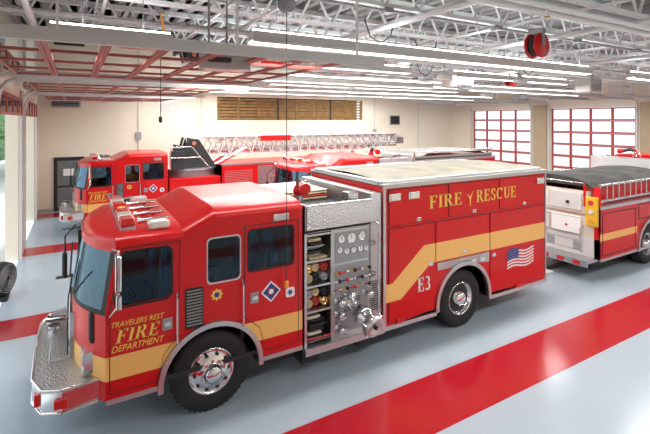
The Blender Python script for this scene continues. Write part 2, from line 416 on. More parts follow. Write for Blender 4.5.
def flag(r,x,z,w,h,y,s=1):
    b=MB()
    def fn(u,v):
        zz=z+h*v+.03*math.sin(u*2*pi*1.1)
        return (x+w*u, y, zz+.02*u)
    b.grid(fn,26,13,WHITE,False,lambda i,j: FBLUE if (i<11 and j>=6) else (FRED if j%2==0 else WHITE))
    for a in range(5):
        for c in range(4):
            u=(a+.7)/13; v=.5+(c+.6)/8.6
            p=fn(u,v); k=.010
            b.add([(p[0]-k,y-.002,p[2]),(p[0],y-.002,p[2]-k),(p[0]+k,y-.002,p[2]),(p[0],y-.002,p[2]+k)],[(0,1,2,3)],WHITE)
    b.build('flag_decal',r)
def pump(r):
    x0,x1=1.38,2.80
    b=MB()
    b.box(x0,x1,.55,W-.05,.55,2.15,STEEL)
    b.box(x0,x0+.04,.02,W-.02,.50,2.62,STEEL)
    b.box(x1-.21,x1,.01,W-.01,.48,2.70,DIAM)
    b.box(1.88,x1-.21,.04,.56,.50,2.18,STEEL)
    b.box(1.84,1.88,.02,.56,.5,2.2,STEEL)
    b.box(x0,x1-.2,.0,.5,2.20,2.24,DIAM); b.box(x0,x1-.2,.0,.03,2.20,2.60,DIAM,.008); b.box(x0,x1-.2,2.0,W,2.2,2.6,DIAM,.008)
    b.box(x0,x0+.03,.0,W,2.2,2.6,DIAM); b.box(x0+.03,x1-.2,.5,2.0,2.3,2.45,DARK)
    b.tube([(x0,.0,2.61),(x1-.2,.0,2.61)],.018,CHROME)
    for z in (.55,.98,1.36,1.74,2.14):
        b.box(x0+.04,1.84,.03,.56,z,z+.03,STEEL)
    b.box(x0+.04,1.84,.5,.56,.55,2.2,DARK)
    rnd=random.Random(3)
    # nozzles / couplings
    for z0 in (1.39,1.01):
        for k in range(3):
            for j in range(2):
                cx=x0+.12+k*.135; cz=z0+.08+j*.15
                if cz+.06>z0+.34: continue
                m=(HOSE,BRASS,BLACK,HOSE,GREY,HOSER)[(k*2+j+(z0<1.2)*3)%6]
                b.lathe([(.0,.02),(.025,.02),(.03,.0),(.045,.0),(.05,.02),(.062,.02),(.062,-.25)],(cx,.12+.04*(k%2),cz),(0,-1,0),m,14)
    # folded hose, irregular
    for z0 in (.58,1.77):
        z=z0
        for k in range(7):
            h=.03+rnd.random()*.018
            if z+h>z0+.34: break
            xa=x0+.06+rnd.random()*.05; xb=1.82-rnd.random()*.12; m=rnd.choice((HOSE,HOSER,HOSE,BEIGE,BLACK,GREY)); yf=.05+rnd.random()*.1
            b.box(xa,xb,yf,.5,z,z+h,m,.013); b.cyl((xa+.05,yf+.005,z+h/2),(xb-.05,yf+.005,z+h/2),h*.5,m,n=8)
            z+=h+.006
    b.box(x0+.04,1.84,.03,.06,.56,.60,CHROME)
    b.box(x0-.02,x1+.02,-.06,.55,.44,.50,DIAM,.008); b.box(x0-.02,x1+.02,-.065,-.05,.40,.50,STEEL)
    b.box(x0,x0+.3,.1,.5,.2,.44,DARK); b.box(x1-.4,x1,.1,.5,.2,.44,DARK)
    b.build('pump_housing',r)
    g=MB()
    def gauge(x,z,rad):
        g.lathe([(rad*1.25,.0),(rad*1.25,.03),(rad,.035),(rad,.025)],(x,.04,z),(0,-1,0),CHROME,20)
        g.cyl((x,.04,z),(x,.015,z),rad,GFACE,n=20)
        g.box(x-.003,x+.003,.008,.014,z-.01,z+rad*.8,BLACK)
    g.box(1.92,2.55,.03,.04,1.66,2.14,GREY,.003)
    g.box(1.92,2.55,.032,.04,.56,1.62,GREY,.003)
    for x,z,q in ((2.03,2.03,.055),(2.22,2.03,.07),(2.42,2.03,.055),(2.0,1.86,.04),(2.13,1.83,.04),(2.26,1.83,.04),(2.39,1.83,.04),(2.5,1.83,.035)): gauge(x,z,q)
    for k in range(5):
        for j in range(3):
            x=1.95+k*.14; z=1.28+j*.13
            g.cyl((x,.04,z),(x,-.06,z),.012,CHROME,n=8); g.lathe([(0,.0),(.03,.005),(.03,.03),(0,.035)],(x,-.05,z),(0,-1,0),(CHROME,BLACK,RLENS,CHROME,BLACK)[(k+j)%5],10)
            g.box(x-.05,x+.05,.027,.034,z-.052,z-.03,(RLENS,GFACE,YEL,FBLUE)[(k*2+j)%4])
    for x,z,q in ((1.97,1.08,.05),(2.14,1.14,.045),(2.50,1.12,.05),(1.98,.88,.055),(2.50,.80,.055),(1.98,.66,.05)):
        g.lathe([(q*1.3,0),(q*1.3,.02),(q,.02),(q,.12),(q*1.15,.12),(q*1.15,.18),(0,.18)],(x,.04,z),(0,-1,0),CHROME,16)
        for a in range(4):
            an=a*pi/2+.4; g.box(x+q*1.1*math.cos(an)-.012,x+q*1.1*math.cos(an)+.012,-.13,-.08,z+q*1.1*math.sin(an)-.012,z+q*1.1*math.sin(an)+.012,CHROME)
    dd=Vector((.12,-1,-.30)).normalized(); cc=Vector((2.20,.04,1.0))
    g.lathe([(.19,0),(.19,.03),(.11,.04),(.11,.30),(.15,.30),(.15,.40),(.12,.42),(.12,.52)],cc,dd,CHROME,24)
    g.lathe([(.13,.5),(.165,.5),(.165,.62),(.15,.64),(.10,.63),(.09,.60),(.0,.60)],cc,dd,STEEL,24)
    u=dd.orthogonal().normalized(); w=dd.cross(u)
    for a in range(6):
        an=a*pi/3; c=cc+dd*.56+(u*math.cos(an)+w*math.sin(an))*.175
        g.cyl(c-dd*.04,c+dd*.04,.02,CHROME,n=8)
    g.cyl(cc+dd*.605,cc+dd*.65,.03,DARK,n=10)
    g.tube([(2.69,.01,.75),(2.69,-.07,.8),(2.69,-.07,2.2),(2.69,.01,2.25)],.016,CHROME)
    for z in (1.4,1.9): g.lathe([(.04,0),(.05,.02),(0,.04)],(2.62,.0,z),(0,-1,0),CHROME,12)
    for k in range(14): g.box(2.60,2.80,.0,.012,.8+k*.035,.812+k*.035,DARK)
    for x in (2.0,2.4): g.lathe([(.08,0),(.06,.02),(.06,.12),(0,.14)],(x,W,1.0),(0,1,0),CHROME,16)
    g.build('pump_panel',r)
    d=MB()
    cx,cy=1.78,1.0
    d.cyl((cx,cy,2.4),(cx,cy,2.62),.07,CHROME); d.lathe([(0,-.1),(.08,-.08),(.11,0),(.08,.08),(0,.1)],(cx,cy,2.68),(0,0,1),RED,18)
    d.cyl((cx,cy,2.72),(cx-.05,cy-.1,2.86),.06,RED); d.tube([(cx-.05,cy-.1,2.86),(cx-.15,cy-.3,2.9),(cx-.2,cy-.5,2.86)],.05,DARK,12)
    d.cyl((cx-.2,cy-.5,2.86),(cx-.25,cy-.72,2.82),.06,RED,r1=.09); d.lathe([(.11,0),(.13,.01),(.11,.02)],(cx+.12,cy,2.72),(1,0,0),CHROME,20)
    d.cyl((cx+.0,cy,2.70),(cx+.12,cy,2.72),.012,CHROME)
    d.build('deck_gun',r)
    q=MB()
    for y in (1.25,1.5,1.75):
        for k in range(4): q.box(x0+.1,x1-.3,y,y+.2,2.45+k*.045,2.485+k*.045,(HOSE,HOSER,HOSE,BEIGE)[k],.015)
    q.cyl((2.35,.25,2.24),(2.35,.25,2.62),.03,CHROME); q.box(2.25,2.45,.15,.35,2.58,2.72,CHROME,.02)
    q.build('crosslay_hose',r)
def rescue_body(r):
    x0,x1=2.83,7.24; zb,zt=.44,2.80; rw=4.72
    b=MB()
    A=arc(rw,.53,.66,188,-8,26)
    A=[p for p in A if p[1]>zb]
    out=[(x0,zb)]+A+[(x1,zb),(x1,zt),(x0,zt)]
    b.plate(out,[],0,.03,RED); b.plate(out,[],W-.03,W,RED)
    b.box(x0,x0+.03,.03,W-.03,zb,zt,RED); b.box(x1-.03,x1,.03,W-.03,zb,zt,RED)
    b.box(x0,x1,.03,W-.03,zt-.12,zt-.1,DARK)
    b.box(x0+.03,rw-.7,.03,W-.03,zb,zb+.03,DARK); b.box(rw+.7,x1-.03,.03,W-.03,zb,zb+.03,DARK)
    b.box(rw-.72,rw+.72,.46,.5,zb,1.3,DARK); b.box(rw-.72,rw+.72,W-.5,W-.46,zb,1.3,DARK); b.box(rw-.7,rw+.7,.03,.5,1.22,1.25,DARK)
    b.build('body_shell',r)
    t=MB()
    for s,ya in ((-1,0),(1,W)):
        def Y(a,c): return sorted((ya+s*a,ya+s*c))
        q=Y(0,.018)
        def door(xa,xb,za,zb_):
            t.plate(rr(xa-.012,xb+.012,za-.012,zb_+.012,.02),[],*Y(0,.004),DARK)
            t.plate(rr(xa,xb,za,zb_,.02),[],*q,RED)
        door(2.95,4.30,2.13,2.72); door(4.34,5.70,2.13,2.72); door(5.74,7.16,2.13,2.72)
        door(2.95,3.98,.52,2.07); door(4.02,5.42,1.36,2.07); door(5.46,7.16,.52,2.07)
        t.box(x0,rw-.70,*Y(-.01,.03),zb-.04,zb+.03,STEEL); t.box(rw+.70,x1,*Y(-.01,.03),zb-.04,zb+.03,STEEL)
        t.box(x0,x1+.01,*Y(-.04,.03),zt-.04,zt+.03,STEEL)
        t.box(x0-.005,x0+.05,*Y(0,.022),zb,zt,STEEL); t.box(x1-.04,x1+.005,*Y(0,.022),zb,zt,STEEL)
        t.arcband(rw,.53,.655,.73,-6,186,*Y(-.02,.05),STEEL)
        t.plate([(4.05,1.28)]+[(4.05,1.2)]+arc(rw,.53,.735,115,62,8)+[(5.42,1.14),(5.42,1.33),(4.05,1.33)],[],*Y(0,.02),DIAM)
        for hx in (4.9,5.15): t.box(hx,hx+.14,*Y(.018,.035),1.18,1.27,CHROME,.008)
        for hx,hz in ((3.88,1.35),(5.56,1.25),(4.72,1.45),(3.6,2.17),(5.0,2.17),(6.5,2.17)):
            t.box(hx-.05,hx+.05,*Y(.018,.03),hz-.035,hz+.035,CHROME,.006)
        for xa in (2.93,3.35,6.90):
            t.box(xa,xa+.25,*Y(.018,.05),2.54,2.67,CHROME,.01); t.box(xa+.03,xa+.22,*Y(.05,.06),2.56,2.65,LENS,.004)
        t.box(6.2,6.45,*Y(.018,.04),.47,.56,RLENS,.008); t.box(3.1,3.25,*Y(.018,.04),.47,.55,RLENS,.008)
        P1=[(2.88,.86),(3.20,.86),(3.88,1.36),(7.19,1.36),(7.19,1.70),(3.72,1.70),(3.02,1.16),(2.88,1.16)]
        t.plate(P1,[],*Y(.018,.021),GOLD)
        for xx in (4.0,5.44): t.box(xx-.008,xx+.008,*Y(.02,.0225),1.36,1.70,DARK)
    t.box(x1,x1+.45,.1,W-.1,.46,.52,DIAM,.01); t.box(x1,x1+.02,.7,1.8,.6,2.3,DIAM)
    for y in (.15,2.2):
        t.box(x1,x1+.04,y,y+.15,.9,1.4,RLENS,.01)
        t.tube([(x1,y+.07,1.5),(x1+.08,y+.07,1.55),(x1+.08,y+.07,2.5),(x1,y+.07,2.55)],.016,CHROME)
    t.build('body_trim',r)
    c=MB()
    def cv(u,v): return (x0+.10+(x1-x0-.2)*u,.14+2.22*v,zt+.05+.06*math.sin(pi*v)+.006*math.sin(u*40)*math.sin(pi*v))
    c.grid(cv,60,14,TAN)
    c.tube([(x0+.05,.09,zt+.05),(x1-.05,.09,zt+.05),(x1-.05,W-.09,zt+.05),(x0+.05,W-.09,zt+.05),(x0+.05,.09,zt+.05)],.03,STEEL)
    c.box(x0,x1,.03,.14,zt-.02,zt+.03,LGREY); c.box(x0,x1,W-.14,W-.03,zt-.02,zt+.03,LGREY); c.box(x0,x0+.12,.1,W-.1,zt-.02,zt+.03,LGREY); c.box(x1-.12,x1,.1,W-.1,zt-.02,zt+.03,LGREY)
    c.build('hosebed_cover',r)
    seriftext(r,'lettering_fire_body','FIRE',3.84,2.33,.85,.23,GOLDT,-.025,-.019)
    seriftext(r,'lettering_rescue','RESCUE',5.05,2.33,1.20,.23,GOLDT,-.025,-.019)
    seriftext(r,'lettering_fire_far','FIRE RESCUE',3.84,2.33,2.4,.23,GOLDT,W+.019,W+.025,True)
    seriftext(r,'lettering_unit','E3',3.57,.90,.32,.25,WHITE,-.026,-.02)
    e=MB(); e.plate([(4.80,2.52),(4.88,2.45),(4.96,2.56),(4.90,2.40),(4.89,2.28),(4.87,2.28),(4.87,2.40)],[],-.026,-.02,GOLDT); e.build('body_crest',r)
    flag(r,5.95,.86,.85,.40,-.026)
# ================================================================ MAIN ENGINE
e1=root('fire_engine')
cab(e1); chassis(e1); pump(e1); rescue_body(e1)
# ================================================================ ENGINE bay 2
e2=root('fire_engine.001',(5.75,5.75,0))
cab(e2); chassis(e2); pump(e2)
b=MB()
A=[p for p in arc(4.72,.53,.66,188,-8,26) if p[1]>.46]
out=[(2.83,.46)]+A+[(7.1,.46),(7.1,2.45),(2.83,2.45)]
b.plate(out,[],0,.03,RED); b.plate(out,[],W-.03,W,RED); b.box(2.83,7.1,.03,W-.03,1.3,2.4,RED); b.box(2.83,2.86,0.03,W-.03,.46,2.45,RED); b.box(7.07,7.1,0.03,W-.03,.46,2.45,RED)
b.arcband(4.72,.53,.655,.73,-6,186,-.05,.02,STEEL)
b.box(2.83,7.1,-.02,.06,2.42,2.50,STEEL); b.box(2.83,7.1,W-.06,W+.02,2.42,2.50,STEEL)
b.plate([(2.9,1.36),(7.1,1.36),(7.1,1.7),(2.9,1.7)],[],-.01,0,GOLD)
for x in (2.95,4.35,5.75):
    b.plate(rr(x,x+1.3,1.8,2.38,.02),[rr(x+.02,x+1.28,1.82,2.36,.02)],-.012,0,DARK)
b.build('body_shell',e2)
b=MB()
b.grid(lambda u,v:(3.0+4.0*u,.1+2.3*v,2.50+.22*min(1,6*u,6*(1-u))+.05*math.sin(pi*v)),30,10,MCOV)
b.box(3.0,7.0,.08,.12,2.45,2.55,GCOV); b.box(3.0,7.0,.12,.2,2.5,2.62,STEEL); b.box(3.0,7.0,2.3,2.42,2.45,2.66,STEEL)
b.tube([(3.0,.1,2.5),(3.0,.1,2.78),(7.0,.1,2.78),(7.0,.1,2.5)],.025,CHROME)
b.build('hosebed_cover',e2)
# ================================================================ LADDER TRUCK
e3=root('ladder_truck',(.02,10.75,0))
cab(e3); chassis(e3,10.5,7.2)
b=MB()
b.box(1.4,3.3,.05,W-.05,.5,1.75,RED,.02)
A=[p for p in arc(7.2,.53,.66,188,-8,26) if p[1]>.5]
out=[(3.3,.5)]+A+[(10.6,.5),(10.6,2.15),(3.3,2.15)]
b.plate(out,[],0,.03,RED); b.plate(out,[],W-.03,W,RED); b.box(3.3,10.6,.03,W-.03,1.3,2.15,RED); b.box(10.57,10.6,0,W,.5,2.15,RED); b.box(3.3,3.33,0,W,.5,2.15,RED)
for x in (3.4,4.8,8.0,9.3):
    b.box(x,x+1.2,-.015,0,.6,2.05,STEEL if x>4.5 else RED,.005)
    for k in range(20): b.box(x+.03,x+1.17,-.022,-.014,.66+k*.065,.675+k*.065,GREY)
b.box(3.3,10.6,-.02,.1,2.12,2.2,STEEL)
b.arcband(7.2,.53,.655,.73,-6,186,-.05,.02,STEEL)
b.build('body_shell',e3)
b=MB()
b.cyl((2.4,1.25,1.75),(2.4,1.25,2.0),.95,GREY,n=32); b.cyl((2.4,1.25,2.0),(2.4,1.25,2.05),1.1,DIAM,n=32)
b.box(1.9,2.0,.4,2.1,2.05,2.9,DARK,.02)
b.plate([(1.9,2.05),(3.3,2.05),(2.6,3.15),(2.2,3.2)],[],.62,.70,DARK); b.plate([(1.9,2.05),(3.3,2.05),(2.6,3.15),(2.2,3.2)],[],1.80,1.88,DARK)
b.cyl((2.4,.55,3.0),(2.4,1.95,3.0),.08,CHROME); b.cyl((3.0,.8,2.0),(4.6,.8,2.75),.09,CHROME); b.cyl((3.0,1.7,2.0),(4.6,1.7,2.75),.09,CHROME)
b.box(1.5,1.95,.15,.6,2.05,2.75,DARK,.03); b.tube([(1.45,.1,2.05),(1.45,.1,2.9),(2.2,.1,2.9),(2.9,.1,2.05)],.02,CHROME); b.tube([(1.45,.1,2.5),(2.5,.1,2.5)],.02,CHROME)
b.box(1.6,1.9,.2,.55,2.75,2.85,DARK,.02)
b.build('turntable',e3)
b=MB()
def ladder(x0,x1,y0,y1,z0,z1,m,pitch=.45,r=.03):
    for y in (y0,y1):
        b.cyl((x0,y,z0),(x1,y,z0),r*1.5,m,n=4); b.cyl((x0,y,z1),(x1,y,z1),r*1.3,m,n=4)
        n=int((x1-x0)/pitch)
        for k in range(n):
            a=x0+(x1-x0)*k/n; c=x0+(x1-x0)*(k+1)/n
            b.cyl((a,y,z0),((a+c)/2,y,z1),r*.7,m,n=4); b.cyl(((a+c)/2,y,z1),(c,y,z0),r*.7,m,n=4)
            if y==y0: b.cyl((a,y0,z0+.03),(a,y1,z0+.03),r*.6,m,n=6)
ladder(2.1,12.0,.72,1.78,2.50,3.25,LGREY)
ladder(3.0,12.6,.84,1.66,2.64,3.18,CHROME)
ladder(3.5,13.0,.94,1.56,2.76,3.10,STEEL)
b.box(5.2,6.6,.66,.68,3.02,3.25,RED)
b.box(12.6,13.1,.8,1.7,2.7,3.05,CHROME,.03); b.box(9.8,9.95,.7,.8,2.1,2.7,STEEL); b.box(9.8,9.95,1.7,1.8,2.1,2.7,STEEL)
b.build('aerial_ladder',e3)
# ================================================================ ENGINE parked behind (faces away)
e4=root('fire_engine.002',(16.42,2.5,0),pi)
cab(e4,lightbar=True); chassis(e4,6.9,4.5); pump(e4)
b=MB()
A=[p for p in arc(4.5,.53,.66,188,-8,26) if p[1]>.5]
out=[(2.83,.5)]+A+[(7.0,.5),(7.0,1.75),(2.83,1.75)]
b.plate(out,[],0,.03,RED); b.plate(out,[],W-.03,W,RED); b.box(2.83,2.86,.03,W-.03,.5,1.75,RED); b.box(2.86,6.9,.03,W-.03,1.70,1.75,DIAM)
for y0,y1 in ((-.05,.02),(W-.02,W+.05)): b.arcband(4.5,.53,.655,.73,-6,186,y0,y1,STEEL)
for s,ya in ((-1,0),(1,W)):
    g=lambda a,c:sorted((ya+s*a,ya+s*c))
    b.plate([(2.9,1.05),(3.8,1.05),(3.8,1.25),(2.9,1.25)],[],*g(0,.004),GOLD)
    b.plate([(5.25,.95),(7.0,.95),(7.0,1.12),(5.2,1.12)],[],*g(0,.004),GOLD)
    b.plate(rr(5.3,6.9,.58,1.62,.03),[rr(5.32,6.88,.6,1.60,.03)],*g(0,.008),DARK)
    b.plate(rr(3.9,5.15,1.28,1.68,.03),[rr(3.92,5.13,1.3,1.66,.03)],*g(0,.008),DARK)
    b.box(2.83,7.0,*g(-.02,.02),.46,.52,STEEL)
    b.box(2.83,7.0,*g(-.04,.02),1.72,1.78,STEEL)
    q=g(-.40,-.36); b.box(2.9,7.0,q[0],q[1],1.75,2.30,RED)
    for z in (1.84,2.24): b.box(3.0,6.7,*g(-.2,-.16),z,z+.05,STEEL)
    for k in range(13): b.cyl((3.15+k*.29,ya-s*.18,1.87),(3.15+k*.29,ya-s*.18,2.26),.016,CHROME,n=8)
    b.tube([(3.0,ya-s*.05,1.78),(3.0,ya-s*.05,2.3),(6.9,ya-s*.05,2.3),(6.9,ya-s*.05,1.78)],.018,CHROME)
b.box(6.93,7.0,.03,W-.03,.5,.98,LGREY); b.box(6.95,7.0,.0,.14,.5,2.25,RED); b.box(6.95,7.0,W-.14,W,.5,2.25,RED)
b.box(6.9,6.98,.14,W-.14,.98,1.5,BEIGE); b.box(6.98,7.03,.30,1.22,1.02,1.46,LGREY,.015); b.box(6.98,7.03,1.28,W-.45,1.02,1.46,WHITE,.015)
b.box(6.6,6.98,.16,W-.16,1.5,1.56,STEEL); b.box(6.85,6.95,.2,W-.3,1.56,2.12,BEIGE); b.box(6.95,6.99,.35,1.15,1.62,2.05,WHITE,.01); b.box(6.95,6.99,1.22,2.05,1.62,2.05,LGREY,.01)
for y in (.8,1.7): b.cyl((7.03,y,1.22),(7.06,y,1.22),.03,CHROME); b.cyl((6.99,y,1.8),(7.03,y,1.8),.04,DARK)
for z in (.62,.86): b.box(7.0,7.008,.4,W-.4,z,z+.015,GREY)
for y in (.55,1.25,1.95): b.box(7.0,7.02,y-.1,y+.1,.64,.84,GREY,.01)
for z in (1.03,1.44): b.box(7.03,7.036,.47,W-.47,z,z+.012,GREY)
b.box(7.0,7.1,W-.30,W-.02,1.30,2.02,YEL,.02); b.box(7.0,7.1,.02,.28,1.30,2.02,YEL,.02)
for k in (1.44,1.66,1.88): b.cyl((7.1,W-.16,k),(7.13,W-.16,k),.06,(RLENS,AMBER,LENS)[int(k*5)%3],n=16)
b.box(7.0,7.45,.05,W-.05,.46,.52,DIAM,.01); b.box(7.43,7.46,.05,W-.05,.38,.52,STEEL)
for k in range(6): b.box(7.46,7.465,.1+k*.4,.28+k*.4,.40,.50,FRED)
for y in (.35,W-.42): b.tube([(7.0,y,.6),(7.1,y,.62),(7.1,y,1.2),(7.0,y,1.25)],.016,CHROME)
b.build('body_shell',e4)
b=MB()
b.grid(lambda u,v:(2.9+4.05*u,.22+2.06*v,2.24+.22*math.sin(pi*v)**.5+.02*math.sin(u*19)*math.sin(v*9)),40,16,GCOV)
b.plate([(.22+2.06*k/12,2.24+.22*math.sin(pi*k/12)**.5) for k in range(13)],[],6.9,6.95,GCOV,'yz')
b.tube([(6.95,.4,1.8),(6.95,.4,2.32),(6.95,2.1,2.32),(6.95,2.1,1.8)],.02,CHROME)
b.build('hosebed_cover',e4)
# ================================================================ ROOM
XL,XR,YN,YB=-2.94,21.6,-9.0,16.1
ZC=6.4
BAYS=(1.35,6.85,12.35,-4.15)
b=MB()
red=[(c-.48,c+.48) for c in (-6.83,-1.28,4.2,9.75,15.25)]
y=YN
for a,c in red:
    if a>y: b.add([(XL,y,0),(XR,y,0),(XR,a,0),(XL,a,0)],[(0,1,2,3)],FLG)
    c=min(c,YB)
    b.add([(XL,a,0),(XR,a,0),(XR,c,0),(XL,c,0)],[(0,1,2,3)],FLR); y=c
b.add([(XL,y,0),(XR,y,0),(XR,YB,0),(XL,YB,0)],[(0,1,2,3)],FLG)
b.build('floor')
for c in (1.2,6.85,12.35):
    b=MB(); b.box(-2,20.5,c-.11,c+.11,.0,.004,DARK)
    for k in range(150): b.box(-2+k*.15,-1.98+k*.15,c-.11,c+.11,.004,.006,GREY)
    b.build('trench_drain')
b=MB()
b.plate([(XL-.3,-30),(XL-30,-30),(XL-30,70),(XL-.3,70)],[],-.06,-.02,CONC,'xy')
b.plate([(XR+.3,-30),(XR+40,-30),(XR+40,50),(XR+.3,50)],[],-.06,-.02,CONC,'xy')
b.build('ground')
for nm,x0,x1 in (('wall_left',XL-.3,XL),('wall_right',XR,XR+.3)):
    b=MB()
    out=[(YN,0)]
    for c in sorted(BAYS): out+=[(c-2.12,0),(c-2.12,4.55),(c+2.12,4.55),(c+2.12,0)]
    out+=[(YB+.3,0),(YB+.3,ZC),(YN,ZC)]
    b.plate(out,[],x0,x1,CREAM,'yz')
    if nm=='wall_right':
        for c in (4.1,9.6): b.box(XR-.06,XR,c-.42,c+.42,0,4.75,TANW)
        b.box(XR-.06,XR,-1.8,-1.0,0,4.75,TANW)
    else:
        for c in (4.1,9.6): b.box(XL,XL+.05,c-.3,c+.3,0,4.75,TRIM)
    b.build(nm)
b=MB(); b.box(XL,XR,YN-.3,YN,0,ZC,CREAM); b.build('wall_near_unseen')  # unseen wall behind the camera, added to cut bright reflections on the paint
b=MB()
b.plate([(XL,0),(XR,0),(XR,ZC),(XL,ZC)],[[(4.7,3.9),(13.7,3.9),(13.7,5.1),(4.7,5.1)]],YB,YB+.3,CREAM)
b.box(4.5,13.9,YB+.9,YB+1.0,3.8,5.2,WOOD); b.box(4.5,13.9,YB+.3,YB+.9,3.75,3.9,CREAM); b.box(4.5,13.9,YB+.3,YB+.9,5.1,5.2,DARK)
b.build('wall_back')
b=MB(); b.box(XL,XR,YB-.02,YB,0,.12,TRIM); b.build('baseboard_back')
b=MB()
for k in range(7): b.box(4.7,13.7,YB+.02,YB+.05,3.94+k*.165,4.04+k*.165,WOOD)
for k in range(9): b.box(4.7+k*1.115,4.78+k*1.115,YB-.01,YB+.06,3.9,5.1,DARK if k in (3,6) else WOOD)
b.build('mezzanine_railing')
b=MB(); prof=[]
x=XL
while x<XR-.3:
    prof+=[(x,ZC),(x+.14,ZC),(x+.18,ZC+.08),(x+.32,ZC+.08)]; x+=.36
vs=[(p[0],yy,p[1]) for p in prof for yy in (YN,YB+.3)]
b.add(vs,[(2*i,2*i+1,2*i+3,2*i+2) for i in range(len(prof)-1)],DECK)
b.box(XL-.3,XR+.3,YN,YB+.3,ZC+.08,ZC+.2,DECK)
b.build('ceiling')
b=MB()
yy=-6.9
while yy<YB:
    zt,zb=ZC-.06,ZC-.72
    b.box(XL+.01,XR-.01,yy-.06,yy+.06,zt-.05,zt+.05,JOIST); b.box(XL+.3,XR-.3,yy-.055,yy+.055,zb,zb+.06,JOIST)
    n=34
    for k in range(n):
        a=XL+.3+(XR-XL-.6)*k/n; c=XL+.3+(XR-XL-.6)*(k+1)/n; m=(a+c)/2
        b.cyl((a,yy,zt),(m,yy,zb),.026,JOIST,n=4,caps=False); b.cyl((m,yy,zb),(c,yy,zt),.026,JOIST,n=4,caps=False)
    yy+=1.65
for x in (-1.2,1.2,3.4,5.5,7.5,9.6,11.6,13.7,15.6,17.6,19.6): b.cyl((x,YN+.02,ZC-.72),(x,YB-.02,ZC-.72),.03,JOIST,n=4); b.cyl((x,YN+.02,ZC-.12),(x,YB-.02,ZC-.12),.03,JOIST,n=4)
b.build('roof_joists')
b=MB()
for y,z in ((-2.0,5.52),(-1.75,5.52),(3.4,5.52),(5.0,5.5),(8.9,5.52),(14.3,5.52)):
    b.cyl((XL+.02,y,z),(XR-.02,y,z),.045,JOIST,n=10)
for x in (-2.2,3.2,6.7,11.4): b.cyl((x,YN+.02,5.56),(x,YB-.02,5.56),.05,JOIST,n=10)
for x in (1.0,4.2,7.4,10.6,13.8):
    for y in (-2.0,3.4,8.9):
        b.cyl((x,y,5.52),(x,y,5.36),.02,JOIST,n=6); b.cyl((x,y,5.37),(x,y,5.35),.04,BRASS,n=8)
b.build('sprinkler_pipes')
# electrical conduits with junction boxes
b=MB()
for y,z in ((-.35,5.62),(2.2,5.6),(7.7,5.6)):
    b.cyl((XL+.1,y,z),(XR-.1,y,z),.016,GREY,n=6); b.cyl((XL+.1,y+.06,z),(XR-.1,y+.06,z),.016,GREY,n=6)
    for k in range(8): b.box(0+k*2.6,.14+k*2.6,y-.05,y+.11,z-.04,z+.04,GREY)
for x,y in ((2.6,.2),(4.6,1.2),(7.1,3.9),(9.5,2.2),(12.5,5.6)):
    b.tube([(x,y,5.6),(x+.12,y,5.3),(x+.35,y,5.22),(x+.55,y,5.35),(x+.62,y,5.6)],.012,CABLE,6)
b.build('electrical_conduits')
b=MB()
for y in (9.0,-.9):
    b.cyl((XL+.5,y,6.0),(XR-.6,y,6.0),.20,DUCT,n=20)
    for k in range(16): b.cyl((XL+1.5+k*1.4,y,6.0),(XL+1.54+k*1.4,y,6.0),.215,DUCT,n=20)
b.build('air_duct')
# unit heaters hung from the joists
for x,y in ((9.2,4.3),(15.5,3.6),(3.6,9.9)):
    b=MB(); b.box(x-.4,x+.4,y-.3,y+.3,4.95,5.5,LGREY,.03)
    for k in range(6): b.box(x-.36,x+.36,y-.33,y-.29,5.02+k*.075,5.05+k*.075,GREY)
    b.cyl((x,y+.3,5.22),(x,y+.38,5.22),.2,DARK,n=20)
    for dx in (-.3,.3): b.cyl((x+dx,y,5.5),(x+dx,y,5.68),.012,GREY,n=6)
    b.build('unit_heater')
# hose reels overhead
for x,y in ((1.6,4.4),(6.2,-.5),(12,4.4)):
    b=MB(); b.lathe([(0,-.11),(.24,-.11),(.24,-.09),(.14,-.08),(.14,.08),(.24,.09),(.24,.11),(0,.11)],(x,y,5.35),(0,1,0),RED,24)
    b.lathe([(.15,-.075),(.20,-.07),(.20,.07),(.15,.075)],(x,y,5.35),(0,1,0),BLACK,20); b.box(x-.05,x+.05,y-.15,y+.15,5.58,5.68,GREY); b.box(x-.03,x+.03,y-.15,y-.12,5.35,5.6,GREY); b.box(x-.03,x+.03,y+.12,y+.15,5.35,5.6,GREY)
    b.build('hose_reel')
def gdoor(name,x,c):
    b=MB(); rows=7; cols=4; H=4.54; w=4.22; y0=c-w/2
    for k in range(rows):
        z0=k*H/rows; z1=(k+1)*H/rows
        b.box(x-.03,x+.03,y0,y0+w,z0+.004,z0+.065,DREDF); b.box(x-.03,x+.03,y0,y0+w,z1-.065,z1-.004,DREDF)
        for j in range(cols+1):
            yc=y0+w*j/cols; b.box(x-.03,x+.03,max(y0,yc-.06),min(y0+w,yc+.06),z0+.06,z1-.06,DREDF)
    b.box(x-.004,x+.004,y0+.05,y0+w-.05,.03,H-.03,DGL)
    return b.build(name)
for k,c in enumerate(BAYS): gdoor('door_%d'%(k+1),XR+.12,c)
gdoor('door_8',XL-.12,-4.15)
